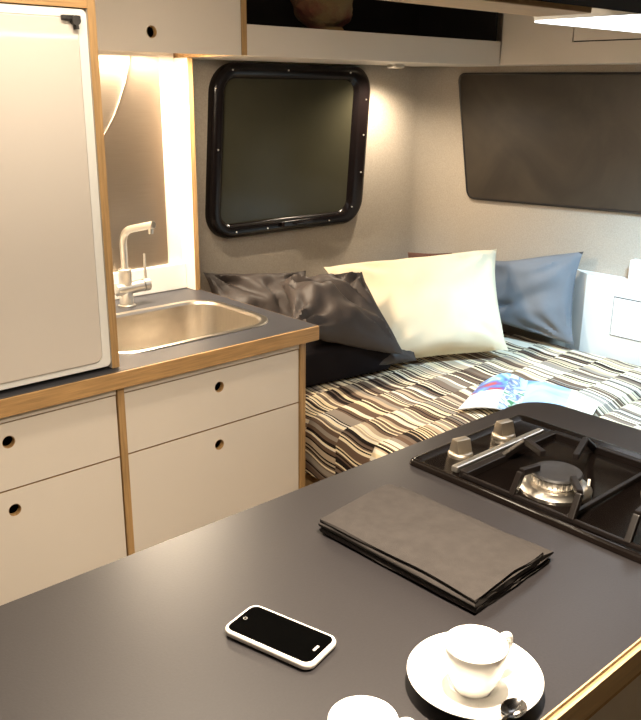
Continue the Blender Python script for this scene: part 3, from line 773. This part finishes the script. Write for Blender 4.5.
fold(.750, .0105, .0150, -1); seg(.750, .905, .0150, 14, .0008); fold(.905, .0150, .0195, 1); seg(.905, .748, .0195, 14, .0012)
bm = ribbon(poly, .0026, -.141, .141, 26, 2.0)
for v in bm.verts: # slight skew and turn of the pile
    x, y, z = v.co
    v.co.x = x-.84+ (y*.02); v.co.z = z*1.2
bmesh.ops.rotate(bm, verts=bm.verts, matrix=Matrix.Rotation(math.radians(3.0), 3, 'Z'))
bmesh.ops.translate(bm, verts=bm.verts, vec=(.846, .690, CT+.0012))
tag(link('napkin', bm, 'napkin', None, True), 'folded grey-brown cloth napkin lying beside the stove', 'napkin')

# ------------------------------------------------------------------ phone
pc = Vector((.5445, .6685, CT)); pa = math.atan2(.617-.739, .587-.557)+0
ph = thing('phone', 'black-screened phone in a white case lying on the dark worktop', 'phone', pc)
def phone_part(name, bm, mat, lbl=None, par=None):
    bmesh.ops.rotate(bm, verts=bm.verts, matrix=Matrix.Rotation(math.radians(-75.5), 3, 'Z')); bmesh.ops.translate(bm, verts=bm.verts, vec=pc)
    o = link(name, bm, mat, par or ph, True)
    if lbl: o['label'] = lbl
    return o
bm = bmesh.new(); rings = []
for (o_, z) in ((.004, .0006), (.0012, .002), (0, .0045), (0, .0075), (.0010, .0098), (.0026, .0106), (.0036, .0104), (.0040, .0096)):
    rings.append([bm.verts.new((p, q, z)) for p, q in rrect(-.0645+o_, -.0325+o_, .0645-o_, .0325-o_, .0125-o_*.6, 8)])
for A, B in zip(rings, rings[1:]):
    for k in range(len(A)): bm.faces.new((A[k], A[(k+1) % len(A)], B[(k+1) % len(A)], B[k]))
bm.faces.new(rings[0][::-1]); bm.faces.new(rings[-1])
phone_part('case', bm, 'case', 'white case')
bm = plate(bmesh.new(), rrect(-.0604, -.0284, .0604, .0284, .0095), [], .0098, .0103); sc = phone_part('screen', bm, 'screen')
bm = plate(bmesh.new(), rrect(.0500, -.0055, .0535, .0055, .0008, 2), [], .01035, .01045); phone_part('speaker_slot', bm, 'grey', None, sc)
bm = plate(bmesh.new(), circle(-.0525, 0, .0026, 16), [circle(-.0525, 0, .0020, 16)], .01035, .01045); phone_part('home_button', bm, 'grey', None, sc)

# ------------------------------------------------------------------ cups, saucer, spoon
sx, sy = .653, .463
bm = lathe(bmesh.new(), [(0, .0015), (.034, .0015), (.036, .0), (.040, .0005), (.041, .003), (.052, .008), (.066, .0135), (.0735, .0175), (.0745, .0185), (.0735, .0195), (.064, .0165), (.050, .011), (.040, .0065), (.030, .0055), (.028, .0065), (.026, .0055), (0, .0052)], (sx, sy, CT+.0005), 72)
tag(link('saucer', bm, 'china', None, True), 'round white saucer under the espresso cup at the bottom edge', 'saucer')
CP = [(r_*.98, z_*.94) for r_, z_ in [(0, .003), (.016, .003), (.0175, .0), (.021, .0005), (.0225, .005), (.0275, .016), (.0315, .030), (.0340, .046), (.0350, .058), (.0346, .0592), (.0335, .0590), (.0322, .048), (.0297, .032), (.0255, .018), (.018, .009), (0, .0065)]]
def cup(x, y, z, ang, label):
    t = thing('espresso_cup', label, 'cup', (x, y, z), None)
    link('bowl', lathe(bmesh.new(), CP, (x, y, z), 56), 'china', t, True)
    c, s = math.cos(ang), math.sin(ang)
    pr = [(r_*.97, z_*.94) for r_, z_ in [(.0320, .049), (.0400, .0535), (.0475, .052), (.0495, .044), (.047, .033), (.038, .024), (.0285, .0205)]]
    sm = []
    for i in range(len(pr)-1):
        for k in range(4):
            tt = k/4; p0 = pr[max(i-1, 0)]; p1 = pr[i]; p2 = pr[i+1]; p3 = pr[min(i+2, len(pr)-1)]
            sm.append([.5*((2*p1[d])+(-p0[d]+p2[d])*tt+(2*p0[d]-5*p1[d]+4*p2[d]-p3[d])*tt*tt+(-p0[d]+3*p1[d]-3*p2[d]+p3[d])*tt**3) for d in (0, 1)])
    sm.append(list(pr[-1]))
    link('handle', tube(bmesh.new(), [(x+c*p[0], y+s*p[0], z+p[1]) for p in sm], .0046, 12), 'china', t, True)
    return t
c1 = cup(.646, .459, CT+.0062, math.radians(-12), 'white espresso cup standing on the saucer')
# small reddish print on the cup wall
bm = bmesh.new()
for k, (a0, z0) in enumerate(((-62, .020), (-60, .024), (-57, .028), (-54, .031))):
    a = math.radians(a0); rr = .0276+(z0-.02)*.32
    tube(bm, [(.646+math.cos(a)*rr, .459+math.sin(a)*rr, CT+.0062+z0), (.646+math.cos(a+.06)*(rr+.001), .459+math.sin(a+.06)*(rr+.001), CT+.0062+z0+.003)], .0009, 6)
link('print', bm, 'red', c1)
cup(.478, .462, CT+.0006, math.radians(-38), 'white espresso cup cut off by the bottom edge, left of the saucer')
# spoon
sp = thing('spoon', 'small steel spoon resting on the saucer in front of the cup', 'spoon', (.62, .405, CT+.02))
bm = bmesh.new(); G = []
A0 = Vector((.634, .398, CT+.0225)); dirv = Vector((-.82, -.20, .10)).normalized()
sd = Vector((dirv.y, -dirv.x, 0)).normalized()
n1, n2 = 12, 10
for side in (0, 1):
    g = []
    for i in range(n1+1):
        t = -1+2*i/n1; row = []
        for j in range(n2+1):
            q = -1+2*j/n2; wd = math.sqrt(max(0, 1-t*t))*.0125
            dep = -.005*(1-t*t)*(1-q*q)-side*.0009
            row.append(bm.verts.new(A0+dirv*(t*.020)*1.0+sd*(q*wd)+Vector((0, 0, dep+.001))))
        g.append(row)
    G.append(g)
for s in (0, 1):
    for i in range(n1):
        for j in range(n2): bm.faces.new((G[s][i][j], G[s][i+1][j], G[s][i+1][j+1], G[s][i][j+1]))
bmesh.ops.remove_doubles(bm, verts=bm.verts, dist=.0002)
link('bowl', bm, 'spoon', sp, True)
bm = tube(bmesh.new(), [A0+dirv*.0155, A0+dirv*.03+Vector((0, 0, .003)), A0+dirv*.06+Vector((0, 0, .005)), A0+dirv*.088+Vector((0, 0, .006))], [.0016, .0018, .0022, .0032], 10)
link('handle', bm, 'spoon', sp, True)

# ------------------------------------------------------------------ fabric bundle on the shelf
def bundle():
    m, n, l, b = nmat('mottled_knit'); b.inputs['Roughness'].default_value = .95
    tc = n.new('ShaderNodeTexCoord'); nz = n.new('ShaderNodeTexNoise'); nz.inputs['Scale'].default_value = 7; nz.inputs['Detail'].default_value = 8
    l.new(tc.outputs['Object'], nz.inputs['Vector']); cr = n.new('ShaderNodeValToRGB')
    cr.color_ramp.elements[0].position = .40; cr.color_ramp.elements[0].color = (.13, .035, .022, 1)
    cr.color_ramp.elements[1].position = .56; cr.color_ramp.elements[1].color = (.17, .115, .05, 1)
    l.new(nz.outputs[0], cr.inputs[0]); l.new(cr.outputs[0], b.inputs['Base Color'])
    n2 = n.new('ShaderNodeTexNoise'); n2.inputs['Scale'].default_value = 160; l.new(tc.outputs['Object'], n2.inputs['Vector'])
    bp = n.new('ShaderNodeBump'); bp.inputs['Strength'].default_value = .8; bp.inputs['Distance'].default_value = .004
    l.new(n2.outputs[0], bp.inputs['Height']); l.new(bp.outputs[0], b.inputs['Normal']); return m
M['knit'] = bundle()
cap_ = thing('knitted_cap', 'slouchy mottled red and brown knitted cap lying on the open shelf', 'cap', (1.89, 2.1, ZB+.018))
bm = bmesh.new(); bmesh.ops.create_icosphere(bm, subdivisions=5, radius=1)
for v in bm.verts:
    p = v.co.copy(); nn = noise.noise(p*1.8+Vector((3, 0, 0)))*.14+noise.noise(p*5)*.05
    v.co = Vector((1.905, 2.105, 1.775))+Vector((p.x*.112, p.y*.080, p.z*.070))*(1+nn)
link('crown', bm, 'knit', cap_, True)
bm = bmesh.new(); n = 40; R_ = []
for (s, z) in ((.55, .0), (.95, .001), (1.0, .012), (1.02, .045), (.9, .062), (.4, .060)):
    R_.append([bm.verts.new((1.935+math.cos(2*PI*k/n)*.078*s*(1+.06*noise.noise(Vector((math.cos(2*PI*k/n)*2, math.sin(2*PI*k/n)*2, z*20)))), 2.085+math.sin(2*PI*k/n)*.068*s, ZB+.019+z+ (.012 if math.cos(2*PI*k/n) < -.3 else 0))) for k in range(n)])
for A, B in zip(R_, R_[1:]):
    for k in range(n): bm.faces.new((A[k], A[(k+1) % n], B[(k+1) % n], B[k]))
bm.faces.new(R_[0][::-1]); bm.faces.new(R_[-1]); link('cuff', bm, 'knit', cap_, True)

# ------------------------------------------------------------------ groups of repeats
GR = {'pillow': 'pillows on the bed', 'espresso_cup': 'espresso cups on the island', 'base_cabinet': 'base cabinets of the sink counter', 'mattress': 'striped mattresses of the bed'}
for o in C.objects:
    k = o.name.split('.')[0]
    if o.parent is None and k in GR: o['group'] = GR[k]
